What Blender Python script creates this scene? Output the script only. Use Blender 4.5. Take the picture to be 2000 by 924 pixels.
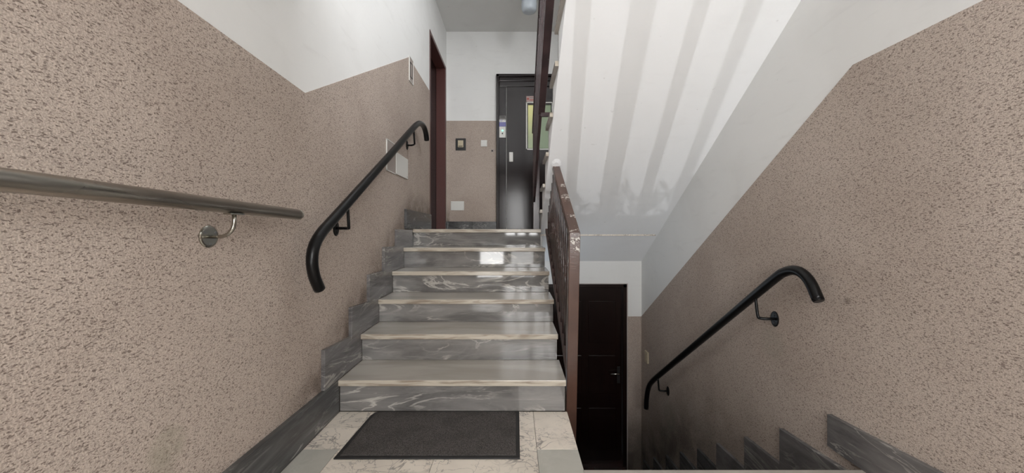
import bpy, bmesh, math, random
from mathutils import Vector, Matrix

for o in list(bpy.data.objects): bpy.data.objects.remove(o)
C = bpy.context.scene.collection
S = bpy.context.scene
random.seed(4)
E = 0.972                       # eye height above the lower landing; all z below are given from eye level

# ------------------------------------------------------------------ camera
cd = bpy.data.cameras.new('camera'); cam = bpy.data.objects.new('camera', cd); C.objects.link(cam)
cam.location = (0, 0, E); cam.rotation_euler = (math.radians(90), 0, 0)
cd.sensor_width = 36; cd.lens = 36*710/2000
cd.shift_x = -6/2000; cd.shift_y = -11/2000
cd.clip_start = 0.02
S.camera = cam

# ------------------------------------------------------------------ world, lights, exposure
w = bpy.data.worlds.new('sky'); S.world = w; w.use_nodes = True
bg = w.node_tree.nodes['Background']; bg.inputs[0].default_value = (0.80, 0.90, 1.0, 1); bg.inputs[1].default_value = 1.2
S.view_settings.view_transform = 'Standard'; S.view_settings.look = 'None'
S.view_settings.gamma = 1; S.view_settings.use_curve_mapping = False
S.view_settings.exposure = 0.0

def area(name, loc, rot, sx, sy, power, col):
    l = bpy.data.lights.new(name, 'AREA'); l.shape = 'RECTANGLE'; l.size = sx; l.size_y = sy
    l.energy = power; l.color = col
    o = bpy.data.objects.new(name, l); C.objects.link(o); o.location = loc; o.rotation_euler = rot
    return o
# daylight in the glazed entrance behind the camera, and in an unseen window added above the half landing
area('daylight_upper_panes', (0.50, -1.42, E+0.56), (math.radians(90), 0, 0), 1.5, 1.3, 116, (1.0, 0.985, 0.97))
area('daylight_lower_pane', (-0.475, -1.42, E-0.60), (math.radians(90), 0, 0), 0.62, 0.60, 19, (1.0, 0.99, 0.975))
area('daylight_lower_pane', (0.15, -1.42, E-0.60), (math.radians(90), 0, 0), 0.60, 0.60, 7, (1.0, 0.99, 0.975))
area('added_window_light', (1.60, 0.75, E+2.95), (math.radians(90), 0, math.radians(90)), 1.7, 1.8, 210, (0.975, 0.975, 1.0))  # unseen source, put in the right wall to light the upper landing
# sun thrown back up from a glossy surface in the street: low, far and narrow
sl = bpy.data.lights.new('sun_glint', 'SPOT'); sl.energy = 2500; sl.spot_size = math.radians(8.8); sl.spot_blend = 0.2
sl.shadow_soft_size = 0.02; sl.color = (0.97, 0.98, 1.0)
so = bpy.data.objects.new('sun_glint', sl); C.objects.link(so)
so.location = (-1.31, -14.2, E-0.9)
so.rotation_euler = Vector((0.139, 1.0, 0.119)).to_track_quat('-Z', 'Y').to_euler()

# ------------------------------------------------------------------ helpers
def sr(r, g, b):
    f = lambda c: (c/255/12.92) if c/255 <= 0.04045 else ((c/255+0.055)/1.055)**2.4
    return (f(r), f(g), f(b), 1)

def root(name, loc, label=None, cat=None, group=None, kind=None):
    o = bpy.data.objects.new(name, None); C.objects.link(o)
    o.location = (loc[0], loc[1], loc[2]+E); o.empty_display_size = 0.1
    return tag(o, label, cat, group, kind)

def tag(o, label=None, cat=None, group=None, kind=None):
    if label: o['label'] = label
    if cat: o['category'] = cat
    if group: o['group'] = group
    if kind: o['kind'] = kind
    return o

def link(name, me, mat, parent=None, smooth=False, bevel=0):
    o = bpy.data.objects.new(name, me); C.objects.link(o)
    if mat: me.materials.append(mat)
    if parent is not None:
        o.parent = parent
        q = parent
        t = Vector((0, 0, 0))
        while q is not None:
            t += q.location if q.type == 'EMPTY' else Vector((0, 0, 0)); q = q.parent
        if parent.type == 'EMPTY': o.matrix_parent_inverse = Matrix.Translation(-t)
    if smooth:
        for p in me.polygons: p.use_smooth = True
    if bevel:
        m = o.modifiers.new('bevel', 'BEVEL'); m.width = bevel; m.segments = 2; m.limit_method = 'ANGLE'; m.angle_limit = math.radians(40)
    return o

def mesh(name, verts, faces, mat, parent=None, smooth=False, bevel=0):
    me = bpy.data.meshes.new(name)
    me.from_pydata([(v[0], v[1], v[2]+E) for v in verts], [], faces)
    bm = bmesh.new(); bm.from_mesh(me); bmesh.ops.recalc_face_normals(bm, faces=bm.faces[:]); bm.to_mesh(me); bm.free()
    return link(name, me, mat, parent, smooth, bevel)

def boxv(x0, x1, y0, y1, z0, z1):
    return [(x0,y0,z0),(x1,y0,z0),(x1,y1,z0),(x0,y1,z0),(x0,y0,z1),(x1,y0,z1),(x1,y1,z1),(x0,y1,z1)]
BF = [(0,3,2,1),(4,5,6,7),(0,1,5,4),(1,2,6,5),(2,3,7,6),(3,0,4,7)]
def box(name, x0, x1, y0, y1, z0, z1, mat, parent=None, bevel=0):
    return mesh(name, boxv(x0,x1,y0,y1,z0,z1), BF, mat, parent, False, bevel)
def boxes(name, lst, mat, parent=None, bevel=0):
    v, f = [], []
    for b in lst:
        n = len(v); v += boxv(*b); f += [tuple(i+n for i in q) for q in BF]
    return mesh(name, v, f, mat, parent, False, bevel)
def hexa(name, v, mat, parent=None, bevel=0):     # eight corners in the order of boxv
    return mesh(name, v, BF, mat, parent, False, bevel)
def prism(name, prof, a0, a1, axis, mat, parent=None, bevel=0):
    """profile of (u,v) drawn out along an axis: 'x' -> (a,u,v), 'y' -> (u,a,v), 'z' -> (u,v,a)"""
    def P(a, u, v): return (a,u,v) if axis == 'x' else ((u,a,v) if axis == 'y' else (u,v,a))
    n = len(prof)
    v = [P(a0,*p) for p in prof]+[P(a1,*p) for p in prof]
    f = [tuple(range(n)), tuple(range(2*n-1, n-1, -1))]+[(i, (i+1) % n, n+(i+1) % n, n+i) for i in range(n)]
    return mesh(name, v, f, mat, parent, False, bevel)
def catmull(pts, k=8):
    P = [Vector(p) for p in pts]; P = [2*P[0]-P[1]]+P+[2*P[-1]-P[-2]]
    out = []
    for i in range(1, len(P)-2):
        for j in range(k):
            t = j/k; a, b, c, d = P[i-1], P[i], P[i+1], P[i+2]
            # centripetal-like damping by chord
            out.append(0.5*((2*b)+(-a+c)*t+(2*a-5*b+4*c-d)*t*t+(-a+3*b-3*c+d)*t**3))
    out.append(P[-2]); return out
def tube(name, pts, r, mat, parent=None, seg=20, caps=True):
    P = [Vector(p) for p in pts]; n = len(P)
    T = [(P[min(i+1,n-1)]-P[max(i-1,0)]).normalized() for i in range(n)]
    up = Vector((0,0,1)) if abs(T[0].z) < 0.9 else Vector((1,0,0))
    u = T[0].cross(up).normalized(); v, f = [], []
    for i in range(n):
        u = (u-T[i]*u.dot(T[i])).normalized(); w_ = T[i].cross(u)
        rr = r[i] if isinstance(r, (list, tuple)) else r
        for s in range(seg):
            a = 2*math.pi*s/seg; v.append(tuple(P[i]+(u*math.cos(a)+w_*math.sin(a))*rr))
    for i in range(n-1):
        for s in range(seg):
            f.append((i*seg+s, i*seg+(s+1) % seg, (i+1)*seg+(s+1) % seg, (i+1)*seg+s))
    if caps: f += [tuple(range(seg)), tuple(range((n-1)*seg, n*seg))]
    o = mesh(name, v, f, mat, parent, True)
    for p in o.data.polygons:
        if len(p.vertices) > 4: p.use_smooth = False
    return o
def disc(name, c, axis, r, t, mat, parent=None, seg=28, ry=None):
    """short cylinder with softened rim; axis x, y or z; grows from c along +axis (t may be negative)"""
    ry = ry or r
    prof = [(1.0, 0.0), (1.0, 0.55), (0.93, 0.9), (0.80, 1.0)]
    v, f = [], []
    for (k, h) in prof:
        for s in range(seg):
            a = 2*math.pi*s/seg; p, q = math.cos(a)*r*k, math.sin(a)*ry*k; hh = h*t
            v.append({'x': (c[0]+hh, c[1]+p, c[2]+q), 'y': (c[0]+p, c[1]+hh, c[2]+q), 'z': (c[0]+p, c[1]+q, c[2]+hh)}[axis])
    for i in range(len(prof)-1):
        for s in range(seg): f.append((i*seg+s, i*seg+(s+1) % seg, (i+1)*seg+(s+1) % seg, (i+1)*seg+s))
    f += [tuple(range(seg)), tuple(range((len(prof)-1)*seg, len(prof)*seg))]
    return mesh(name, v, f, mat, parent)

# ------------------------------------------------------------------ materials
class M:
    def __init__(s, name, col=(0.5,0.5,0.5,1), rough=0.5, metal=0.0, spec=0.5, coat=0.0):
        s.m = bpy.data.materials.new(name); s.m.use_nodes = True; s.t = s.m.node_tree
        s.b = s.t.nodes['Principled BSDF']
        s.b.inputs['Base Color'].default_value = col; s.b.inputs['Roughness'].default_value = rough
        s.b.inputs['Metallic'].default_value = metal; s.b.inputs['Specular IOR Level'].default_value = spec
        s.b.inputs['Coat Weight'].default_value = coat; s.b.inputs['Coat Roughness'].default_value = 0.05
        s._c = None
    def put(s, sock, v):
        if hasattr(v, 'links') or isinstance(v, bpy.types.NodeSocket): s.t.links.new(v, sock)
        else: sock.default_value = v
    def coord(s):
        if s._c is None: s._c = s.t.nodes.new('ShaderNodeTexCoord').outputs['Object']
        return s._c
    def shift(s, amt=7.0):          # coordinate moved by a random amount for each object
        oi = s.t.nodes.new('ShaderNodeObjectInfo')
        return s.vm('ADD', s.coord(), s.vm('SCALE', s.comb(oi.outputs['Random'], s.math('MULTIPLY', oi.outputs['Random'], 3.7), s.math('MULTIPLY', oi.outputs['Random'], 8.1)), scale=amt))
    def rnd(s): return s.t.nodes.new('ShaderNodeObjectInfo').outputs['Random']
    def comb(s, x, y, z):
        n = s.t.nodes.new('ShaderNodeCombineXYZ')
        for i, v in enumerate((x, y, z)): s.put(n.inputs[i], v)
        return n.outputs[0]
    def sep(s, v):
        n = s.t.nodes.new('ShaderNodeSeparateXYZ'); s.put(n.inputs[0], v); return n.outputs
    def vm(s, op, a, b=None, scale=None):
        n = s.t.nodes.new('ShaderNodeVectorMath'); n.operation = op; s.put(n.inputs[0], a)
        if b is not None: s.put(n.inputs[1], b)
        if scale is not None: n.inputs['Scale'].default_value = scale
        return n.outputs['Value'] if op in ('DISTANCE', 'LENGTH', 'DOT_PRODUCT') else n.outputs[0]
    def math(s, op, a, b=None, c=None, clamp=False):
        n = s.t.nodes.new('ShaderNodeMath'); n.operation = op; n.use_clamp = clamp; s.put(n.inputs[0], a)
        if b is not None: s.put(n.inputs[1], b)
        if c is not None: s.put(n.inputs[2], c)
        return n.outputs[0]
    def map(s, v, rot=(0,0,0), sc=(1,1,1), loc=(0,0,0)):
        n = s.t.nodes.new('ShaderNodeMapping'); s.put(n.inputs['Vector'], v)
        n.inputs['Rotation'].default_value = [math.radians(a) for a in rot]; n.inputs['Scale'].default_value = sc
        n.inputs['Location'].default_value = loc
        return n.outputs[0]
    def noise(s, v, scale, detail=3, dist=0.0, rough=0.5):
        n = s.t.nodes.new('ShaderNodeTexNoise'); s.put(n.inputs['Vector'], v)
        n.inputs['Scale'].default_value = scale; n.inputs['Detail'].default_value = detail
        n.inputs['Distortion'].default_value = dist; n.inputs['Roughness'].default_value = rough
        return n.outputs['Fac']
    def ramp(s, v, a, b, lo=0.0, hi=1.0, smooth=True):
        n = s.t.nodes.new('ShaderNodeMapRange'); s.put(n.inputs['Value'], v)
        n.interpolation_type = 'SMOOTHSTEP' if smooth else 'LINEAR'
        n.inputs['From Min'].default_value = a; n.inputs['From Max'].default_value = b
        n.inputs['To Min'].default_value = lo; n.inputs['To Max'].default_value = hi
        return n.outputs[0]
    def mix(s, f, a, b, mode='MIX'):
        n = s.t.nodes.new('ShaderNodeMix'); n.data_type = 'RGBA'; n.blend_type = mode
        s.put(n.inputs[0], f); s.put(n.inputs[6], a); s.put(n.inputs[7], b); return n.outputs[2]
    def color(s, v): s.put(s.b.inputs['Base Color'], v); return s
    def rough(s, v): s.put(s.b.inputs['Roughness'], v); return s
    def bump(s, h, dist=0.001, strength=1.0):
        n = s.t.nodes.new('ShaderNodeBump'); s.put(n.inputs['Height'], h)
        n.inputs['Distance'].default_value = dist; n.inputs['Strength'].default_value = strength
        s.t.links.new(n.outputs[0], s.b.inputs['Normal']); return s

def speckle_mat():
    m = M('speckled_plaster', rough=0.9, spec=0.15); c = m.coord()
    a = m.noise(m.map(c, (28,12,0), (255,115,270)), 1.0, 2, 0.6)
    b = m.noise(m.map(c, (-38,0,20), (240,108,255), (5,3,1)), 1.0, 2, 0.6)
    f = m.noise(c, 260, 1)
    dk = m.math('MAXIMUM', m.ramp(a, 0.565, 0.665), m.ramp(b, 0.585, 0.69))
    dk = m.math('MULTIPLY', dk, 0.78)
    lt = m.ramp(f, 0.30, 0.75)
    base = m.mix(lt, sr(174,161,151), sr(203,189,177))
    col = m.mix(dk, base, sr(104,90,84))
    big = m.noise(c, 1.7, 4, 0.4)
    col = m.mix(m.ramp(big, 0.35, 0.7, 0.0, 0.16), col, sr(150,122,110), 'MULTIPLY')
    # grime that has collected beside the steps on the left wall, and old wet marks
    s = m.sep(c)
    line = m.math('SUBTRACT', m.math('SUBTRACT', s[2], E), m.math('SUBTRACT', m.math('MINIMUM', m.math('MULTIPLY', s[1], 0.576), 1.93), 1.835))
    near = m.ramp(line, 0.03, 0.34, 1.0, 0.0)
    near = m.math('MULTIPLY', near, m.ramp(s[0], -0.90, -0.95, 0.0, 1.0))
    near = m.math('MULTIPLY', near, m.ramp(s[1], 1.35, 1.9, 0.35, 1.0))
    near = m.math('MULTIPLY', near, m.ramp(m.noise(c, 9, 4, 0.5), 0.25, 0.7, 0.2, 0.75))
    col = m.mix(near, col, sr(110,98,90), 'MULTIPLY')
    l2 = m.math('SUBTRACT', m.math('SUBTRACT', s[2], E), m.math('MULTIPLY_ADD', s[1], -0.70, 0.29))  # right wall: dirt near the steps, and the basement's shade painted into the colour
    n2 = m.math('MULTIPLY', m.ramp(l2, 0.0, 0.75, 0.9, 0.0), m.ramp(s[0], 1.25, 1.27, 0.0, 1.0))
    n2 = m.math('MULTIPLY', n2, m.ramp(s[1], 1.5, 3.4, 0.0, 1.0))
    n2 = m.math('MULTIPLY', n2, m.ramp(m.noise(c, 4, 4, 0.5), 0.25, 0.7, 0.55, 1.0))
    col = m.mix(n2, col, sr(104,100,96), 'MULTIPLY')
    for (p, r, cc, amt) in [((-0.965,1.006,E-0.60),0.07,sr(150,146,128),0.45), ((1.43,2.02,E-0.62),0.12,sr(158,152,140),0.35),
                            ((1.43,3.36,E-1.72),0.16,sr(120,118,106),0.35), ((1.43,3.42,E-2.0),0.2,sr(96,92,84),0.4), ((-0.965,0.98,E-0.68),0.06,sr(140,136,120),0.35),
                            ((1.43,1.56,E-0.30),0.02,sr(70,60,54),0.5)]:
        d = m.vm('DISTANCE', c, p)
        k = m.math('MULTIPLY', m.ramp(d, r*0.45, r*1.05, amt, 0.0), m.ramp(m.noise(c, 30, 3), 0.3, 0.6, 0.5, 1.0))
        col = m.mix(k, col, cc)
    m.color(col)
    h = m.math('SUBTRACT', m.math('MULTIPLY', lt, 0.5), dk)
    return m.bump(h, 0.0016, 0.55).m

def plaster_mat(name, colr, dirt=0.06):
    m = M(name, rough=0.75, spec=0.25); c = m.coord()
    n1 = m.noise(c, 2.2, 5, 0.5); n2 = m.noise(m.map(c, (20,0,0), (3,3,14)), 1.6, 4, 0.6); n3 = m.noise(c, 55, 3)
    d = m.math('ADD', m.ramp(n1, 0.45, 0.75, 0, dirt), m.ramp(n2, 0.55, 0.8, 0, dirt))
    d = m.math('ADD', d, m.ramp(m.noise(c, 23, 2), 0.75, 0.77, 0.0, 0.15))
    m.color(m.mix(d, colr, sr(120,112,102)))
    return m.bump(m.math('ADD', m.math('MULTIPLY', n3, 0.4), n1), 0.003, 0.35).m

def marble_mat(name, dark, mid, light, vein, vein_amt, rough, sc=(2.2,6,10), rot=(0,24,0), spec=0.5, coat=0.0, vthin=0.03):
    m = M(name, rough=rough, spec=spec, coat=coat); c = m.shift()
    v = m.map(c, rot, sc)
    cl = m.noise(v, 1.0, 8, 1.2, 0.6)
    st = m.noise(m.map(c, rot, (sc[0]*1.6, sc[1]*3, sc[2]*5)), 1.0, 6, 0.8, 0.65)
    col = m.mix(m.ramp(cl, 0.3, 0.7), dark, mid)
    col = m.mix(m.ramp(st, 0.5, 0.78, 0, 0.55), col, light)
    vn = m.noise(m.map(c, rot, (sc[0]*0.9, sc[1]*1.0, sc[2]*0.9), (3,1,7)), 1.0, 6, 1.6, 0.55)
    ad = m.math('ABSOLUTE', m.math('SUBTRACT', vn, 0.5))
    vk = m.math('MULTIPLY', m.ramp(ad, 0.0, vthin, 1.0, 0.0), m.ramp(m.noise(v, 0.9, 4), 0.42, 0.62, 0.0, vein_amt))
    col = m.mix(vk, col, vein)
    m.color(col)
    return m

def tile_mat():
    m = M('white_veined_marble_tile', rough=0.32, spec=0.45); c = m.shift()
    base = m.mix(m.ramp(m.noise(c, 5, 4, 0.5), 0.3, 0.7), sr(230,220,207), sr(212,203,191))
    base = m.mix(m.ramp(m.rnd(), 0.0, 1.0, 0.0, 0.35, False), base, sr(205,197,182))
    k = None
    for (sc, rot, th, off) in [((3,5.5,4),(0,0,32),0.012,0), ((6,3.5,4),(0,0,-25),0.010,4), ((9,12,9),(0,0,15),0.016,9)]:
        n = m.noise(m.map(c, rot, sc, (off,off,0)), 1.0, 4, 0.7, 0.55)
        q = m.ramp(m.math('ABSOLUTE', m.math('SUBTRACT', n, 0.5)), 0.0, th, 0.9, 0.0)
        k = q if k is None else m.math('MAXIMUM', k, q)
    k = m.math('MULTIPLY', k, m.ramp(m.noise(c, 6, 2), 0.35, 0.6, 0.15, 0.95))
    m.color(m.mix(k, base, sr(128,122,118)))
    return m.m

MT = {}
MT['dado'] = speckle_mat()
MT['white'] = plaster_mat('white_plaster', sr(229,229,227))
MT['soffit'] = plaster_mat('soffit_plaster', sr(238,239,240), 0.03)
MT['side'] = plaster_mat('stringer_plaster', sr(178,170,166), 0.15)
riser = marble_mat('grey_riser_marble', sr(100,98,96), sr(134,131,128), sr(170,167,162), sr(206,201,192), 0.62, 0.05, (1.9,5,7), (0,16,0), 0.5, 0.0, 0.035)
riser.b.inputs['IOR'].default_value = 1.6
MT['riser'] = riser.m
MT['skirt'] = marble_mat('grey_skirting_marble', sr(86,84,84), sr(116,113,112), sr(146,143,140), sr(182,178,172), 0.5, 0.22, (5,1.8,9), (28,0,0)).m
MT['skirt_dark'] = marble_mat('dark_skirting_marble', sr(62,62,62), sr(88,88,88), sr(122,121,119), sr(168,166,162), 0.55, 0.25, (5,1.6,11), (14,0,0)).m
def tread_mat():
    m = M('pale_tread_marble', rough=0.2, spec=0.5); c = m.shift()
    n = m.noise(m.map(c, (0,0,3), (1.5,7,30)), 1.0, 5, 0.6); n2 = m.noise(c, 30, 4)
    col = m.mix(m.ramp(n, 0.3, 0.7), sr(158,152,144), sr(178,172,164))
    nm = m.t.nodes.new('ShaderNodeNewGeometry'); s = m.sep(nm.outputs['Normal'])
    front = m.ramp(s[1], -0.3, -0.8, 0.0, 1.0)
    fr = m.mix(m.ramp(m.noise(m.map(c, (0,0,0), (5,5,40)), 1.0, 4, 0.8), 0.42, 0.68), sr(190,181,166), sr(146,133,119))
    col = m.mix(front, col, fr)
    m.color(col); m.rough(0.19); return m.m
MT['tread'] = tread_mat()
MT['tile'] = tile_mat()
g = marble_mat('greenish_grey_tile', sr(172,170,161), sr(182,180,171), sr(190,188,179), sr(200,198,190), 0.3, 0.3, (6,6,6), (0,0,40)); MT['gtile'] = g.m
MT['grout'] = M('grout', sr(92,86,78), 0.9).m
def steel_mat():
    m = M('brushed_steel', sr(150,146,138), 0.33, 1.0); c = m.coord()
    n = m.noise(m.map(c, (0,0,0), (700,4,700)), 1.0, 2)
    m.color(sr(178,173,164)); m.rough(m.ramp(m.noise(m.map(c, (0,0,0), (5,2,5)), 1.0, 2), 0.3, 0.7, 0.24, 0.31)); return m.m
MT['steel'] = steel_mat()
MT['satin'] = M('satin_steel_bracket', sr(168,166,158), 0.2, 1.0).m
def black_mat():
    m = M('black_paint', sr(11,11,12), 0.3, 0, 0.28); c = m.coord()
    m.bump(m.noise(c, 90, 2), 0.0006, 0.4); return m.m
MT['black'] = black_mat()
def brown_mat(name, a, b, rough, chips):
    m = M(name, rough=rough, spec=0.6); c = m.coord()
    n = m.noise(c, 6, 4, 0.3)
    col = m.mix(m.ramp(n, 0.3, 0.7), a, b)
    k = None
    for (p, r) in chips:
        d = m.vm('DISTANCE', c, (p[0], p[1], p[2]+E))
        q = m.ramp(d, 0.0, r, 0.30, 0.0, False); k = q if k is None else m.math('MAXIMUM', k, q)
    nn = m.noise(c, 62, 4, 0.8, 0.6)
    base = m.math('MULTIPLY', nn, 1.0)
    if k is not None: base = m.math('ADD', base, k)
    ch = m.ramp(base, 0.735, 0.75)
    m.color(m.mix(ch, col, sr(186,180,172)))
    m.bump(m.math('SUBTRACT', m.noise(c, 70, 3), m.math('MULTIPLY', ch, 1.5)), 0.0010, 0.45)
    return m.m
MT['brown'] = brown_mat('brown_gloss_paint', sr(72,50,41), sr(86,61,50), 0.28,
    [((0.33,2.02,-0.04),0.09), ((0.345,2.00,-0.10),0.05), ((0.33,2.36,0.24),0.09), ((0.34,2.5,0.32),0.06), ((0.35,2.15,0.09),0.05), ((0.31,2.8,0.48),0.03)])
MT['bars'] = brown_mat('dark_brown_gloss_paint', sr(46,30,29), sr(66,45,42), 0.08, [])
MT['bars'].node_tree.nodes['Principled BSDF'].inputs['Coat Weight'].default_value = 1.0
MT['bottom'] = brown_mat('dull_brown_paint', sr(58,42,38), sr(72,52,46), 0.6, [])
MT['rail_up'] = brown_mat('maroon_brown_paint', sr(46,35,37), sr(66,49,50), 0.25, [])
MT['lift'] = M('dark_lift_paint', sr(30,22,22), 0.15, 0, 0.36).m
MT['frame_red'] = M('red_brown_frame_paint', sr(84,50,46), 0.4, 0, 0.4).m
def wood_mat():
    m = M('dark_varnished_wood', rough=0.22, spec=0.5); c = m.coord()
    n = m.noise(m.map(c, (0,0,0), (60,60,2)), 1.0, 4, 0.6)
    m.color(m.mix(m.ramp(n, 0.3, 0.7), sr(20,11,9), sr(29,15,12))); return m.m
MT['wood'] = wood_mat()
MT['plastic'] = M('white_plastic', sr(214,213,208), 0.35).m
MT['cream'] = M('cream_plastic', sr(190,178,152), 0.4).m
MT['painted_plate'] = M('painted_cover_plate', sr(158,148,141), 0.5).m
MT['blackplate'] = M('black_plate', sr(30,29,29), 0.4).m
MT['dark'] = M('dark_recess', sr(12,12,12), 0.9).m
MT['screw'] = M('screw_metal', sr(150,150,150), 0.3, 1.0).m
def mat_mat():
    m = M('charcoal_doormat_pile', rough=0.95, spec=0.1); c = m.coord()
    n = m.noise(c, 420, 2); n2 = m.noise(c, 9, 3)
    col = m.mix(m.ramp(n, 0.35, 0.7), sr(56,53,52), sr(104,100,97))
    col = m.mix(m.ramp(n2, 0.4, 0.7, 0, 0.35), col, sr(58,56,54))
    m.color(col); m.bump(n, 0.002, 0.8); return m.m
MT['pile'] = mat_mat()
MT['rubber'] = M('black_rubber', sr(34,33,33), 0.6).m
def glass_mat():
    m = bpy.data.materials.new('clear_glass'); m.use_nodes = True; t = m.node_tree; t.nodes.clear()
    o = t.nodes.new('ShaderNodeOutputMaterial'); x = t.nodes.new('ShaderNodeMixShader'); a = t.nodes.new('ShaderNodeBsdfTransparent'); b = t.nodes.new('ShaderNodeBsdfGlossy')
    a.inputs[0].default_value = (0.96,0.96,0.96,1); b.inputs['Roughness'].default_value = 0.02; x.inputs[0].default_value = 0.05
    t.links.new(a.outputs[0], x.inputs[1]); t.links.new(b.outputs[0], x.inputs[2]); t.links.new(x.outputs[0], o.inputs[0]); return m
MT['glass'] = glass_mat()
def lift_glass():
    m = M('lit_lift_glass', sr(60,70,50), 0.15); c = m.coord(); s = m.sep(c)
    k = m.ramp(s[2], E+1.2, E+1.72, 0, 1)
    kx = m.ramp(s[0], 0.22, 0.36, 0, 1)
    col = m.mix(k, sr(150,158,128), sr(222,214,140))
    col = m.mix(kx, col, sr(112,126,104))
    col = m.mix(m.math('MULTIPLY', m.noise(m.map(c, (0,0,0), (14,14,2)), 1.0, 3), 0.5), col, sr(110,122,84))
    m.put(m.b.inputs['Emission Color'], col); m.b.inputs['Emission Strength'].default_value = 0.75; return m.m
MT['liftglass'] = lift_glass()
m_ = M('lit_button', sr(150,230,200), 0.3); m_.b.inputs['Emission Color'].default_value = sr(140,255,205); m_.b.inputs['Emission Strength'].default_value = 1.2; MT['button'] = m_.m
MT['bluelabel'] = M('blue_violet_label', sr(112,112,168), 0.4).m
MT['greylabel'] = M('grey_label', sr(112,108,106), 0.4).m
MT['pinklabel'] = M('faded_pink_label', sr(168,140,134), 0.4).m
MT['redink'] = M('red_ink', sr(160,70,60), 0.5).m
MT['lampglass'] = M('opal_lamp_glass', sr(190,198,206), 0.3).m
MT['leaf'] = M('green_leaf', sr(60,92,44), 0.5).m
MT['street'] = M('street_asphalt', sr(96,94,92), 0.9).m

# ------------------------------------------------------------------ measurements
XL, XR = -0.965, 1.43            # wall faces
SK = 0.022                       # skirting thickness
F = -0.972                       # lower landing
YN = [1.935+0.283*i for i in range(6)]
ZN = [-0.796, -0.631, -0.472, -0.310, -0.1425, 0.016]
XE = [0.2725, 0.2625, 0.268, 0.263, 0.256, 0.240]
TOP = ZN[5]
YB, YD, YF = 5.11, 4.11, -1.2    # back wall, wall with lower door, entrance wall
ZC, ZR = 2.80, 4.3
def soff(y): return 2.3378-0.652*y

# ------------------------------------------------------------------ walls
wl = root('wall_left', (XL,2,F), kind='structure')
boxes('masonry', [(XL-0.25,XL,YF-0.2,4.13,-1.25,ZR),(XL-0.25,XL,4.13,5.03,2.245,ZR),(XL-0.25,XL,5.03,YB+0.2,-0.3,ZR),(XL-0.25,XL,4.13,5.03,-0.3,TOP-0.01)], MT['white'], wl)
prism('plaster_dado', [(YF,F-0.1),(4.105,F-0.1),(4.105,1.575),(3.295,1.575),(1.667,0.632),(1.037,0.657),(YF,0.66)], XL-0.01, XL+0.003, 'x', MT['dado'], wl)
wr = root('wall_right', (XR,2,F), kind='structure')
boxes('masonry', [(XR,XR+0.25,YF-0.2,YB+0.2,-2.95,2.05),(XR,XR+0.25,YF-0.2,YB+0.2,3.85,ZR),(XR,XR+0.25,YF-0.2,-0.10,2.05,3.85),(XR,XR+0.25,1.60,YB+0.2,2.05,3.85)], MT['white'], wr)
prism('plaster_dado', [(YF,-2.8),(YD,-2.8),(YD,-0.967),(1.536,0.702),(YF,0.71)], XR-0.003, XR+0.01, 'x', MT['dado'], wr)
wb = root('wall_back', (0,YB,TOP), kind='structure')
box('masonry', XL-0.25, XR+0.25, YB, YB+0.2, -0.4, ZR, MT['white'], wb)
box('plaster_dado', XL, -0.262, YB-0.003, YB+0.01, -0.05, 1.547, MT['dado'], wb)
wd = root('wall_lower', (0.8,YD,-2.7), kind='structure')
boxes('masonry', [(1.255,XR,YD,YD+0.25,-2.95,-0.30),(0.2,0.34,YD,YD+0.25,-2.95,-0.30),(0.34,1.255,YD,YD+0.25,-0.602,-0.30)], MT['white'], wd)
box('plaster_dado', 1.262, XR, YD-0.003, YD+0.01, -2.72, -0.967, MT['dado'], wd)
box('wall_stairwell', 0.243, 0.255, 1.30, YD+0.25, -2.95, -0.99, MT['dado']); tag(bpy.data.objects['wall_stairwell'], kind='structure')
# entrance wall behind the camera, with the glazed screen and an added, unseen window over the half landing
wf = root('wall_front', (0,YF,F), kind='structure')
boxes('masonry', [(-0.86,-0.20,YF-0.2,YF,-0.132,1.20),(XL-0.25,-0.86,YF-0.2,YF,-2.95,ZR),(1.30,XR+0.25,YF-0.2,YF,-2.95,ZR),(-0.86,1.30,YF-0.2,YF,-2.95,F),(-0.86,1.30,YF-0.2,YF,1.20,ZR)], MT['white'], wf)  # first block: unseen infill of the upper left glazing, added to steer the daylight
d4 = root('door_4', (0.2,YF,F), kind='structure')
fy0, fy1 = YF-0.10, YF-0.04
boxes('door_frame', [(-0.86,-0.71,fy0,fy1,F,1.20),(-0.24,-0.08,fy0,fy1,F,-0.14),(0.37,1.30,fy0,fy1,F,-0.62),(-0.86,1.30,fy0,fy1,F,F+0.10),(-0.86,1.30,fy0,fy1,-0.32,-0.132),
                     (1.20,1.30,fy0,fy1,-0.62,1.20),(0.37,0.46,fy0,fy1,-0.62,-0.32)], MT['lift'], d4)
for (a, b) in [(-0.0056,0.0545),(0.2168,0.318),(0.473,0.532),(0.685,0.746),(0.93,0.99)]:
    box('glazing_bar', a, b, fy0, fy1, -0.14, 1.20, MT['lift'], d4)
box('glass_pane', -0.72, 1.22, YF-0.075, YF-0.069, F+0.05, 1.20, MT['glass'], d4)
w1 = root('added_window', (XR,0.75,2.05), kind='structure')  # unseen opening, added in this wall for the light it gives
boxes('window_frame', [(XR+0.04,XR+0.10,-0.10,-0.04,2.05,3.85),(XR+0.04,XR+0.10,1.54,1.60,2.05,3.85),(XR+0.04,XR+0.10,0.72,0.78,2.05,3.85),(XR+0.04,XR+0.10,-0.10,1.60,2.05,2.11),(XR+0.04,XR+0.10,-0.10,1.60,3.79,3.85)], MT['plastic'], w1)
box('glass_pane', XR+0.067, XR+0.073, -0.04, 1.54, 2.11, 3.79, MT['glass'], w1)

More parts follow.
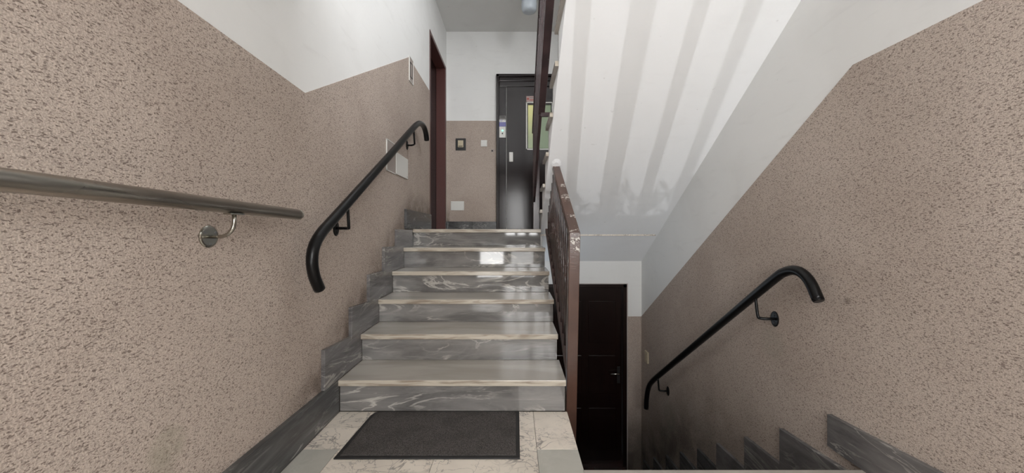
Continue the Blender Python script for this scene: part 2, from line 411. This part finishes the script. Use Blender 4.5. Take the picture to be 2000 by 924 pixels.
# ceilings and slabs
tag(box('ceiling', XL, XR, 3.35, YB, ZC, ZR, MT['white']), kind='structure')
o = box('ceiling.001', XL-0.25, XR+0.25, YF-0.2, YB+0.2, ZR, ZR+0.2, MT['white']); tag(o, kind='structure')
o = box('floor.003', XL, XR, YF, 1.535, 1.345, 1.6, MT['soffit']); tag(o, kind='structure')       # half landing overhead
# top landing slab
f2 = root('floor.001', (0,4.2,TOP), kind='structure')
prism('slab', [(3.42,-0.05),(YB,-0.05),(YB,-0.30),(YD+0.25,-0.30),(YD,soff(YD)),(3.42,-0.22)], XL, 0.255, 'x', MT['white'], f2)
box('slab', 0.255, XR, YD+0.02, YB, -0.30, -0.05, MT['white'], f2)
n = 0
for i in range(5):
    for j in range(4):
        x0 = XL+SK+i*0.48; x1 = min(x0+0.477, XR-SK); y0 = 3.64+j*0.37; y1 = min(y0+0.367, YB)
        if x0 < XR: box('tile', x0, x1, y0, y1, -0.05, TOP-0.002, MT['tile'], f2)
# basement floor
f3 = root('floor.002', (0.8,3.9,-2.7), kind='structure')
box('slab', 0.2, XR, 1.3, YD+0.3, -2.95, -2.72, MT['grout'], f3)
for i in range(3):
    box('tile', 0.255+i*0.392, 0.255+(i+1)*0.392-0.004, 3.62, YD+0.2, -2.72, -2.70, MT['skirt_dark'], f3)

# ------------------------------------------------------------------ lower landing
f1 = root('floor', (0,1,F), kind='structure')
boxes('slab', [(XL,XR,YF,1.44,F-0.22,F-0.008),(XL,0.255,1.44,2.0,F-0.22,F-0.008)], MT['grout'], f1)
rows = [1.955,1.793,1.617,1.441]
while rows[-1] > YF+0.02: rows.append(max(rows[-1]-0.176, YF))
for r in range(len(rows)-1):
    y1, y0 = rows[r]-0.0008, rows[r+1]+0.0008
    sh = random.uniform(-0.03,0.03) if r > 2 else 0
    xs = [-0.943, -0.772 if r < 2 else -0.785, -0.346+sh, 0.097+(sh if r > 2 else 0), 0.280]
    if r >= 3: xs[-1] = 0.50+sh; xs += [0.94+sh, XR-SK]
    for i in range(len(xs)-1):
        green = (r == 2 and i in (0, 3))
        mt = MT['gtile'] if green or (r > 3 and random.random() < 0.12) else MT['tile']
        box('tile', xs[i]+0.0008, xs[i+1]-0.0008, y0, y1, F-0.02, F+random.uniform(-0.0004,0.0004), mt, f1, 0.0006)
# landing skirting, left and right
bl = root('baseboard_left', (XL,1,F), kind='structure')
def slab(y0, y1, z0, z1a, z1b, xa, xb, mt, par, bev=0.002):
    return hexa('skirting_slab', [(xa,y0,z0),(xb,y0,z0),(xb,y1,z0),(xa,y1,z0),(xa,y0,z1a),(xb,y0,z1a),(xb,y1,z1b),(xa,y1,z1b)], mt, par, bev)
ys = [YF, -0.25, 0.62, 1.952]
for a, b in zip(ys, ys[1:]): slab(a+0.0006, b-0.0006, F, -0.79, -0.797, XL, XL+SK, MT['skirt_dark'], bl)
PY = [1.803, 2.100, 2.356, 2.624, 2.905, 3.154]; PZ = [-0.604, -0.454, -0.288, -0.122, 0.012, 0.186]
for k in range(6):
    y1 = YN[k+1]+0.02 if k < 5 else 4.10
    if k == 4:   # the fifth slab turns into a block beside the last riser
        slab(PY[k], 3.352, ZN[k]+0.001, PZ[k], PZ[k], XL, XL+SK, MT['skirt'], bl)
        continue
    slab(PY[k], y1, ZN[k]+0.001, PZ[k]+(0.012 if k < 2 else 0.004), PZ[k]-(0.016 if k < 2 else 0.004), XL, XL+SK+(0.001 if k % 2 else 0), MT['skirt'] if k < 5 else MT['skirt_dark'], bl)
slab(5.035, YB-SK, TOP, 0.13, 0.13, XL, XL+SK, MT['skirt_dark'], bl)
bb = root('baseboard_back', (-0.6,YB,TOP), kind='structure')
box('skirting_slab', XL, -0.60, YB-SK, YB-0.004, TOP, 0.131, MT['skirt_dark'], bb, 0.002)
box('skirting_slab', -0.599, -0.263, YB-SK, YB-0.004, TOP, 0.129, MT['skirt_dark'], bb, 0.002)
br = root('baseboard_right', (XR,2,F), kind='structure')
fr = [1.148,1.354,1.564,1.779,1.969,2.174,2.378,2.591,2.80]; tr = [.578,.735,.884,1.0376,1.178,1.32,1.464,1.613,1.76]
for j in range(9):
    y1 = 1.43*fr[j]; z1 = -1.43*tr[j]
    p = 0.0015*(j % 2)
    if j == 0:
        slab(0.35, y1, F, z1+0.065, z1, XR-SK, XR, MT['skirt'], br); slab(YF, 0.349, F, z1+0.065, z1+0.065, XR-SK, XR, MT['skirt'], br)
    else:
        y0 = 1.43*fr[j-1]-0.10
        slab(y0, y1, z1-0.20, z1+0.028, z1, XR-SK-p, XR, MT['skirt'] if j < 4 else MT['skirt_dark'], br)

# ------------------------------------------------------------------ rising flight
st = root('staircase', (-0.34,1.95,F), 'short marble flight of six steps rising from the doormat to the upper landing', 'stairs')
prof = [(1.98,F-0.2)]
for k in range(6):
    prof += [(YN[k]+0.045, (ZN[k-1] if k else F)-0.034), (YN[k]+0.045, ZN[k]-0.034)]
prof += [(3.66,ZN[5]-0.034),(3.66,-0.30)]
prism('core', prof, XL+SK, 0.235, 'x', MT['side'], st)
for k in range(6):
    zb = ZN[k-1] if k else F
    x1 = XE[k]
    box('riser', XL+SK-0.0005, x1-0.004, YN[k]+0.024, YN[k]+0.045, zb+0.001, ZN[k]-0.0335, MT['riser'], st, 0.001)
    y1 = YN[k+1]+0.03 if k < 5 else 3.636
    o = box('tread', XL+SK-0.0005, x1, YN[k], y1, ZN[k]-0.0325, ZN[k], MT['tread'], st, 0.004)

# ------------------------------------------------------------------ descending flight
sd = root('staircase', (0.85,1.478,F), 'marble stairs going down to the basement beside the right wall, only the top edge seen', 'stairs')
box('tread', 0.275, XR-0.001, 1.442, 1.478, F-0.035, F+0.001, MT['tread'], sd, 0.003)
NB = 8; RB = (F+2.70)/NB
core = [(1.44,F-0.04)]
for j in range(1, NB+1):
    z = F-RB*j; y0 = 1.478+0.285*(j-1)-0.03
    box('riser', 0.262, XR-SK, y0, y0+0.02, z, z+RB-0.034, MT['riser'], sd, 0.001)
    if j < NB:
        box('tread', 0.262, XR-SK, y0-0.0005+0.0205, y0+0.285+0.03, z-0.033, z, MT['tread'], sd, 0.003)
        core += [(y0-0.001, z-0.034), (y0+0.283, z-0.034)]
core += [(1.478+0.285*(NB-1)-0.031, -2.71), (1.44,-2.71)]
prism('core', core, 0.262, XR-SK, 'x', MT['grout'], sd)

# ------------------------------------------------------------------ flight overhead
su = root('staircase', (0.84,3.74,TOP), 'concrete flight overhead with white sloping underside and marble tread ends', 'stairs')
prof = []
for k in range(1, 9):
    y = 3.74-0.315*(k-1); prof += [(y-0.03, 0.2*(k-1)-0.032 if k > 1 else TOP), (y-0.03, 0.2*k-0.032)]
prof += [(1.50,1.568),(1.50,soff(1.50)),(YD,soff(YD)),(YD,-0.305),(3.82,-0.06),(3.82,TOP)]
prism('soffit', prof, 0.255, XR, 'x', MT['soffit'], su)
for k in range(1, 9):
    y = 3.74-0.315*(k-1)
    box('tread', 0.234, XR-0.001, y-0.345 if k < 8 else 1.536, y, 0.2*k-0.032, 0.2*k, MT['tread'], su, 0.003)
    box('riser', 0.2545, XR-0.001, y-0.0305, y-0.012, (0.2*(k-1) if k > 1 else TOP)+0.001, 0.2*k-0.033, MT['riser'], su, 0.001)
# plaster gathered round the handrail where it enters the underside
v, f = [], []
for i in range(12):
    a = 2*math.pi*i/12
    for (rr, dz) in ((1.0, -0.002), (0.62, -0.014)):
        y = 2.80+0.055*rr*math.cos(a); v.append((0.316+0.040*rr*math.sin(a), y, soff(y)+dz))
f = [(2*i, 2*((i+1) % 12), 2*((i+1) % 12)+1, 2*i+1) for i in range(12)]+[tuple(2*i+1 for i in range(12))]
mesh('plaster_collar', v, f, MT['soffit'], su)

# ------------------------------------------------------------------ railing of the rising flight
rl = root('stair_railing', (0.32,2.0,F), 'brown painted metal railing with chipped square newel on the open side of the steps', 'railing')
hexa('newel_post', [(0.279,2.0,-1.25),(0.334,2.0,-1.25),(0.334,2.055,-1.25),(0.279,2.055,-1.25),(0.299,2.0,-0.035),(0.359,2.0,-0.035),(0.359,2.055,0.0),(0.299,2.055,0.0)], MT['brown'], rl, 0.003)
def hr(y): return -0.008+0.63*(y-2.0)
ye = 2.90
hexa('handrail', [(0.299,1.999,hr(2.0)-0.045),(0.359,1.999,hr(2.0)-0.045),(0.343,ye,hr(ye)-0.045),(0.290,ye,hr(ye)-0.045),
                  (0.299,1.999,hr(2.0)),(0.359,1.999,hr(2.0)),(0.343,ye,hr(ye)),(0.290,ye,hr(ye))], MT['brown'], rl, 0.003)
def lb(y): return -0.815+0.585*(y-2.02)
ye = 3.45
hexa('bottom_rail', [(0.288,2.05,lb(2.05)-0.035),(0.328,2.05,lb(2.05)-0.035),(0.328,ye,lb(ye)-0.035),(0.288,ye,lb(ye)-0.035),
                     (0.288,2.05,lb(2.05)),(0.328,2.05,lb(2.05)),(0.328,ye,lb(ye)),(0.288,ye,lb(ye))], MT['bottom'], rl, 0.002)
y = 2.14
while y < 3.4:
    zt = min(hr(y)-0.04, soff(y)+0.03)
    x = 0.298+0.010*(y-2)*0
    tube('baluster', [(x+0.009,y,lb(y)-0.005),(x+0.009,y,zt)], 0.009, MT['bars'], rl, 14)
    y += 0.085

# ------------------------------------------------------------------ railing of the flight overhead
ru = root('stair_railing', (0.2,3.68,TOP), 'dark maroon metal railing climbing beside the flight overhead, in front of the lift', 'railing')
box('newel_post', 0.180, 0.243, 3.60, 3.66, TOP, 1.02, MT['rail_up'], ru, 0.003)
def slope_bar(name, x0, x1, ya, yb, zf, th, mt, par):
    return hexa(name, [(x0,ya,zf(ya)-th),(x1,ya,zf(ya)-th),(x1,yb,zf(yb)-th),(x0,yb,zf(yb)-th),(x0,ya,zf(ya)),(x1,ya,zf(ya)),(x1,yb,zf(yb)),(x0,yb,zf(yb))], mt, par, 0.002)
ht = lambda y: 1.03+0.64*(3.70-y)
hb = lambda y: 0.89+0.64*(2.70-y)
slope_bar('handrail', 0.172, 0.215, 1.0, 3.70, ht, 0.04, MT['rail_up'], ru)
slope_bar('bottom_rail', 0.172, 0.220, 1.1, 2.70, hb, 0.03, MT['rail_up'], ru)
slope_bar('bottom_rail', 0.176, 0.200, 2.70, 3.68, hb, 0.03, MT['rail_up'], ru)
box('fixing_bracket', 0.19, 0.262, 2.68, 2.70, hb(2.70)-0.045, hb(2.70)-0.015, MT['rail_up'], ru)
y = 1.2
while y < 3.62:
    box('baluster', 0.178, 0.194, y, y+0.03, hb(y)-0.02, ht(y)-0.03, MT['rail_up'], ru, 0.002); y += 0.11

# ------------------------------------------------------------------ wall handrails
def bend(pts, k=6): return catmull(pts, k)
sh_ = root('wall_handrail', (XL,1.1,F), 'brushed steel round handrail on the left wall, nearest and level', 'handrail')
zs = lambda y: 0.088-0.0255*(y-0.621)
tube('rail', [(-0.88,-1.0,zs(-1.0)),(-0.88,0.3,zs(0.3)),(-0.88,1.472,zs(1.472))], 0.0212, MT['steel'], sh_, 32)
tube('end_cap', [(-0.88,1.472,zs(1.472)),(-0.88,1.480,zs(1.48)),(-0.88,1.486,zs(1.486)),(-0.88,1.490,zs(1.49))], [0.0212,0.0208,0.0185,0.012], MT['steel'], sh_, 32)
def steel_bracket(y):
    z0 = -0.018
    b = disc('bracket', (XL+0.003,y,z0), 'x', 0.035, 0.006, MT['satin'], sh_)
    arc = [(XL+0.006,y,z0)]+[(-0.925+0.045*math.sin(a), y, z0+0.045-0.045*math.cos(a)) for a in [i*math.pi/16 for i in range(9)]]+[(-0.88,y,zs(y)-0.020)]
    tube('arm', arc, 0.006, MT['satin'], b, 14)
    box('saddle', -0.893, -0.867, y-0.028, y+0.028, zs(y)-0.0245, zs(y)-0.0195, MT['satin'], b, 0.001)
    for (dy, dz) in ((0.0,-0.024),(0.021,0.013),(-0.021,0.013)):
        disc('screw', (XL+0.008,y+dy,z0+dz), 'x', 0.0042, 0.003, MT['screw'], b, 12)
steel_bracket(1.139); steel_bracket(-0.1)

def black_bracket(par, side, y, zr, yj, zj, xr):
    """side: +1 on the right wall, -1 on the left; rosette at (y,zr), arm meets the rail at (yj,zj)"""
    xw = (XR-0.003) if side > 0 else (XL+0.003)
    b = disc('bracket', (xw,y,zr), 'x', 0.030, -0.006*side, MT['black'], par, 24, 0.042)
    zb = zr
    arm = [(xw-0.005*side, y, zr), ((xw+xr)/2, y, zr), (xr+0.012*side, yj+(y-yj)*0.6, zb), (xr+0.004*side, yj+(y-yj)*0.35, zb+0.012), (xr, yj, zj)]
    tube('arm', bend(arm, 5), 0.0078, MT['black'], b, 12)
    for s in (-1, 1): disc('screw', (xw-0.004*side,y,zr+0.022*s), 'x', 0.009, -0.005*side, MT['black'], b, 12)

lh = root('wall_handrail', (XL,2.6,F), 'black painted handrail beside the rising steps on the left wall, both ends curved', 'handrail')
LP = [(1.620,-.259),(1.576,-.190),(1.562,-.119),(1.584,-.058),(1.643,-.005),(1.723,.043),(1.930,.167),(2.322,.401),(2.66,.605),(3.007,.817),(3.20,.930),(3.33,.985),(3.46,.997),(3.55,.958),(3.591,.893)]
tube('rail', bend([(-0.872,y,z) for y, z in LP]), 0.0245, MT['black'], lh, 28)
black_bracket(lh, -1, 1.950, 0.014, 1.895, 0.118, -0.872)
black_bracket(lh, -1, 3.235, 0.762, 3.13, 0.86, -0.872)
rh = root('wall_handrail', (XR,2.6,-1.5), 'black painted handrail on the right wall going down to the basement, ends hooked', 'handrail')
RP = [(1.612,-.307),(1.655,-.236),(1.702,-.199),(1.752,-.190),(1.812,-.205),(1.887,-.250),(2.20,-.478),(2.75,-.879),(3.339,-1.307),(3.56,-1.472),(3.66,-1.575),(3.713,-1.70),(3.730,-1.823)]
tube('rail', bend([(1.345,y,z) for y, z in RP]), 0.0235, MT['black'], rh, 28)
tube('end_cap', [(1.345,1.612,-.307),(1.345,1.6085,-.3125)], [0.0235,0.020], MT['black'], rh, 28)
black_bracket(rh, 1, 1.995, -0.483, 2.034, -0.375, 1.345)
black_bracket(rh, 1, 3.39, -1.494, 3.42, -1.385, 1.345)

# ------------------------------------------------------------------ doors
d1 = root('door_1', (XL,4.6,TOP), kind='structure')
boxes('door_frame', [(XL-0.13,XL+0.006,4.10,4.135,TOP,2.245),(XL-0.13,XL+0.006,4.10,5.065,2.235,2.275)], MT['frame_red'], d1, 0.002)
box('door_jamb', XL-0.119, XL+0.006, 4.995, 5.065, TOP, 2.235, MT['frame_red'], d1, 0.002)
boxes('door_leaf', [(XL-0.16,XL-0.12,4.135,5.03,TOP,2.235)], MT['wood'], d1)
d2 = root('door_2', (0.8,YD,-2.7), kind='structure')
boxes('door_frame', [(0.34,0.38,YD-0.008,YD+0.12,-2.70,-0.602),(1.222,1.262,YD-0.008,YD+0.12,-2.70,-0.598),(0.34,1.262,YD-0.008,YD+0.12,-0.64,-0.602)], MT['wood'], d2, 0.003)
box('threshold', 0.34, 1.262, YD-0.012, YD+0.12, -2.70, -2.662, MT['bars'], d2)
leaf = boxes('door_leaf', [(0.382,1.22,YD+0.045,YD+0.085,-2.66,-0.642)], MT['wood'], d2)
for (a, b) in ((-2.50,-2.02),(-1.86,-1.42),(-1.28,-0.80)):
    for (x0, x1) in ((0.45,0.76),(0.84,1.15)):
        box('door_panel', x0, x1, YD+0.036, YD+0.05, a, b, MT['wood'], d2, 0.006)
hd = box('handle_plate', 1.165, 1.198, YD+0.036, YD+0.046, -1.74, -1.55, MT['satin'], d2, 0.003)
hd.data.materials[0] = MT['blackplate']
tube('handle', [(1.182,YD+0.036,-1.615),(1.182,YD-0.005,-1.615),(1.165,YD-0.012,-1.615),(1.075,YD-0.010,-1.618)], 0.009, MT['satin'], hd, 12)
# strip of chipped plaster round the lower door
boxes('plaster_edge', [(1.262,1.272,YD-0.010,YD,-2.70,-0.598),(0.50,1.272,YD-0.008,YD,-0.602,-0.594)], MT['side'], wd)

px = lambda x: (x-1006)*YB/710
pz = lambda y: (451-y)*YB/710
d3 = root('door_3', (0.2,YB,TOP), kind='structure')
lift_r = 0.64
boxes('door_frame', [(px(969.5),px(975),YB-0.05,YB,TOP,pz(147)),(lift_r-0.04,lift_r,YB-0.05,YB,TOP,pz(147)),(px(969.5),lift_r,YB-0.05,YB,pz(151.5),pz(147))], MT['lift'], d3, 0.004)
box('door_header', px(975), lift_r-0.04, YB-0.03, YB, pz(160), pz(151.5), MT['lift'], d3, 0.008)
box('door_header', px(975), lift_r-0.04, YB-0.036, YB, pz(171), pz(160.5), MT['lift'], d3, 0.008)
box('side_panel', px(975), px(988.6), YB-0.028, YB, TOP, pz(171), MT['lift'], d3, 0.002)
gx0, gx1, gz0, gz1 = px(1031.2), 0.50, pz(290.5), pz(206)
lx0 = px(989.8)
boxes('door_leaf', [(lx0,gx0,YB-0.026,YB,TOP+0.004,pz(171.5)),(gx1,lift_r-0.042,YB-0.026,YB,TOP+0.004,pz(171.5)),(gx0,gx1,YB-0.026,YB,TOP+0.004,gz0),(gx0,gx1,YB-0.026,YB,gz1,pz(171.5))], MT['lift'], d3)
box('glass_pane', gx0, gx1, YB-0.012, YB-0.008, gz0, gz1, MT['liftglass'], d3)
fx0, fx1, fz0, fz1 = px(1027.2), 0.53, pz(293.8), pz(200.8)
boxes('window_trim', [(fx0,fx0+0.016,YB-0.034,YB-0.024,fz0,fz1),(fx1-0.016,fx1,YB-0.034,YB-0.024,fz0,fz1),(fx0,fx1,YB-0.034,YB-0.024,fz0,fz0+0.018),(fx0,fx1,YB-0.034,YB-0.024,fz1-0.013,fz1)], MT['plastic'], d3, 0.001)
box('pull_handle', px(994.6), px(1002), YB-0.045, YB-0.026, pz(317), pz(298.3), MT['plastic'], d3, 0.004)
tag(box('grey_threshold', px(975), lift_r-0.04, YB-0.10, YB-0.03, TOP-0.003, TOP+0.001, MT['steel'], d3))
bpy.data.objects['grey_threshold'].name = 'threshold'

cp = root('lift_call_panel', (px(981),YB-0.03,pz(270)), 'pale lift call panel with lit green button on the dark lift frame', 'call panel')
box('plate', px(975.3), px(987.8), YB-0.036, YB-0.0285, pz(270), pz(248.8), MT['plastic'], cp, 0.002)
disc('button', (px(981.6),YB-0.036,pz(256.5)), 'y', 0.013, -0.005, MT['button'], cp, 20)
disc('keyhole', (px(981.4),YB-0.036,pz(262.2)), 'y', 0.009, -0.003, MT['dark'], cp, 16)
disc('screw', (px(986),YB-0.036,pz(268.3)), 'y', 0.0035, -0.002, MT['screw'], cp, 10)
ns = root('notice_sticker', (px(981),YB-0.03,pz(248)), 'blue and white sticker with grey top above the lift call panel', 'sticker')
box('label_top', px(975.6), px(988), YB-0.0296, YB-0.0285, pz(234.8), pz(227.3), MT['greylabel'], ns)
box('label_band', px(975.4), px(988), YB-0.0296, YB-0.0285, pz(239.6), pz(234.9), MT['plastic'], ns)
box('label_base', px(975.4), px(988), YB-0.0296, YB-0.0285, pz(248.3), pz(239.7), MT['bluelabel'], ns)['kind'] = 'stuff'
boxes('lettering', [(px(976.5+i*1.6),px(977.7+i*1.6),YB-0.0301,YB-0.0296,pz(y+0.9),pz(y)) for (i, y) in ((0,235.6),(1,235.6),(2,235.7),(3,235.6),(0,237.4),(1,237.4),(2,237.5),(5.6,236.2))], MT['bluelabel'], ns)['kind'] = 'stuff'
boxes('lettering', [(px(977),px(986.5),YB-0.0301,YB-0.0296,pz(y+0.8),pz(y)) for y in (228.6,231)], MT['dark'], ns)['kind'] = 'stuff'
n2 = root('notice_sticker', (0.2,YB-0.03,pz(200)), 'small faded pinkish notice above the lift door window', 'sticker')
box('backing', px(1027.8), px(1045), YB-0.0278, YB-0.0262, pz(200.2), pz(189.2), MT['pinklabel'], n2)
disc('red_mark', (px(1031),YB-0.0278,pz(194.5)), 'y', 0.016, -0.0006, MT['redink'], n2, 16)
box('lettering', px(1034), px(1044), YB-0.0283, YB-0.0278, pz(193.2), pz(191.8), MT['greylabel'], n2)
box('lettering', px(1034), px(1044), YB-0.0283, YB-0.0278, pz(197.2), pz(195.8), MT['redink'], n2)

# ------------------------------------------------------------------ fittings on the back wall
yw = YB-0.003
s1 = root('wall_switch', (px(900),yw,pz(294)), 'cream wall switch on a square black backing plate, left of the lift', 'switch')
box('backing_plate', px(889.9), px(910), yw-0.006, yw, pz(294), pz(270.6), MT['blackplate'], s1, 0.001)
box('face_plate', px(894.6), px(905.2), yw-0.015, yw-0.006, pz(288), pz(274.6), MT['cream'], s1, 0.002)
box('rocker', px(896.4), px(903.6), yw-0.019, yw-0.015, pz(284.5), pz(277), MT['cream'], s1, 0.001)
box('slot', px(895.8), px(904), yw-0.0155, yw-0.0145, pz(286.8), pz(285.6), MT['dark'], s1)
s2 = root('wall_switch', (px(945),yw,pz(286)), 'small white square wall switch between black plate and lift', 'switch')
box('face_plate', px(939.3), px(951.4), yw-0.009, yw, pz(286.5), pz(274), MT['plastic'], s2, 0.002)
box('rocker', px(942.2), px(948.5), yw-0.014, yw-0.009, pz(283.8), pz(276.8), MT['plastic'], s2, 0.001)
s3 = root('keyhole_fitting', (px(961.5),yw,pz(296)), 'tiny beige fitting with a dark hole beside the lift frame', 'fitting')
box('plate', px(959), px(965), yw-0.004, yw, pz(297.3), pz(292.2), MT['painted_plate'], s3, 0.001)
disc('hole', (px(961.4),yw-0.004,pz(294.8)), 'y', 0.010, -0.002, MT['dark'], s3, 12)
s4 = root('cover_plate', (px(893),yw,pz(411)), 'white rectangular cover plate low on the wall above the skirting', 'cover plate')
box('plate', px(880.8), px(906.5), yw-0.008, yw, pz(411), pz(393.2), MT['plastic'], s4, 0.002)
for (x, y) in ((883,396),(904.3,408.6)): disc('screw', (px(x),yw-0.008,pz(y)), 'y', 0.004, -0.002, MT['screw'], s4, 10)

# ------------------------------------------------------------------ fittings on the left and right walls
xw = XL+0.003
a1 = root('cover_plate', (xw,2.81,0.459), 'square cover plate painted wall colour, half behind the black handrail', 'cover plate')
box('plate', xw, xw+0.006, 2.715, 2.912, 0.459, 0.684, MT['painted_plate'], a1, 0.002)
boxes('rim', [(xw,xw+0.008,2.709,2.716,0.455,0.688),(xw,xw+0.008,2.709,2.912,0.452,0.459),(xw,xw+0.008,2.709,2.912,0.684,0.69)], MT['plastic'], a1)
a2 = root('cover_plate', (xw,3.08,0.458), 'blank white cover plate on the left wall below the top of the black handrail', 'cover plate')
box('plate', xw, xw+0.010, 2.918, 3.235, 0.458, 0.635, MT['plastic'], a2, 0.003)
disc('screw', (xw+0.010,3.21,0.475), 'x', 0.005, 0.002, MT['screw'], a2, 10)
a3 = root('wall_frame', (xw,3.35,1.37), 'small white-rimmed wall box high on the left wall at the corner of the plaster', 'wall box')
boxes('rim', [(xw,xw+0.008,3.29,3.296,1.365,1.59),(xw,xw+0.008,3.409,3.415,1.365,1.59),(xw,xw+0.008,3.296,3.409,1.584,1.59),(xw,xw+0.008,3.296,3.409,1.365,1.371)], MT['plastic'], a3, 0.001)
box('plate', xw, xw+0.005, 3.296, 3.409, 1.371, 1.584, MT['painted_plate'], a3)
boxes('dark_seam', [(xw,xw+0.007,3.318,3.324,1.41,1.545),(xw,xw+0.007,3.380,3.386,1.41,1.545),(xw,xw+0.007,3.318,3.386,1.54,1.546),(xw,xw+0.007,3.318,3.386,1.408,1.414)], MT['dark'], a3)
a4 = root('wall_switch', (XR,3.92,-1.42), 'small cream switch on the right wall near the basement door', 'switch')
box('face_plate', XR-0.020, XR-0.003, 3.875, 3.965, -1.42, -1.298, MT['cream'], a4, 0.004)
box('rocker', XR-0.024, XR-0.020, 3.895, 3.945, -1.39, -1.33, MT['cream'], a4, 0.001)

# ------------------------------------------------------------------ doormat
dm = root('doormat', (-0.37,1.74,F), 'charcoal doormat with black rubber edge against the first step', 'doormat')
out = [(-0.772,1.543),(0.021,1.545),(0.022,1.950),(-0.725,1.950),(-0.745,1.935),(-0.757,1.905)]
inn = [(-0.752,1.562),(0.004,1.564),(0.004,1.936),(-0.715,1.936),(-0.728,1.922),(-0.738,1.895)]
prism('rubber_edge', out, F+0.0005, F+0.006, 'z', MT['rubber'], dm, 0.002)
prism('pile', inn, F+0.005, F+0.0085, 'z', MT['pile'], dm, 0.001)

# ------------------------------------------------------------------ ceiling lamp on the top landing
cl = root('ceiling_lamp', (0.168,4.33,ZC), 'unlit pale round ceiling lamp over the upper landing', 'lamp')
v, f = [], []
profl = [(0.0,2.60),(0.05,2.602),(0.078,2.615),(0.090,2.64),(0.092,2.70),(0.088,2.75),(0.07,2.765)]
seg = 28
for (r, z) in profl:
    for s in range(seg):
        a = 2*math.pi*s/seg; v.append((0.168+max(r,0.0005)*math.cos(a), 4.33+max(r,0.0005)*math.sin(a), z))
for i in range(len(profl)-1):
    for s in range(seg): f.append((i*seg+s, i*seg+(s+1) % seg, (i+1)*seg+(s+1) % seg, (i+1)*seg+s))
mesh('lamp_shade', v, f, MT['lampglass'], cl, True)
disc('lamp_base', (0.168,4.33,ZC), 'z', 0.075, -0.045, MT['plastic'], cl)

# ------------------------------------------------------------------ outside the entrance: ground and a leafy shrub that dapples the light
tag(box('ground', -8, 8, -22, YF-0.2, F-0.5, F-0.15, MT['street']), kind='structure')
sb = root('shrub', (0.1,-3.2,F-0.15), 'leafy shrub standing outside the glazed entrance', 'shrub')
v, f = [], []
for i in range(2600):
    cx = random.uniform(-0.34, 0.62)
    tip = -0.19+0.06*math.sin(cx*15+1.0)+0.04*math.sin(cx*31)+0.10*random.random()**2
    z = F+0.15+random.random()**0.75*(tip+0.05-F-0.15) if i % 2 else random.uniform(-0.55, -0.27)
    c = Vector((cx, -3.2+random.uniform(-0.25,0.25), z)); s = random.uniform(0.014,0.028)
    R = Matrix.Rotation(random.uniform(0,6.28),3,'Z') @ Matrix.Rotation(random.uniform(-1,1),3,'X') @ Matrix.Rotation(random.uniform(0,6.28),3,'Y')
    n = len(v)
    for p in ((-1.6,0,0),(-0.4,0,0.6),(1.6,0,0),(0.1,0.15,-0.6)): v.append(tuple(c+R@(Vector(p)*s)))
    f.append((n,n+1,n+2,n+3))
o = mesh('foliage', v, f, MT['leaf'], sb); o['kind'] = 'stuff'
for k in range(7):
    a = k*0.9; x = -0.2+k*0.12
    tube('stem', [(0.15+0.02*math.cos(a),-3.2,F-0.15),(x*0.6+0.05,-3.2+0.05*math.sin(a),F+0.25),(x,-3.2+0.1*math.sin(a),-0.35)], [0.008,0.006,0.003], MT['leaf'], sb, 6)
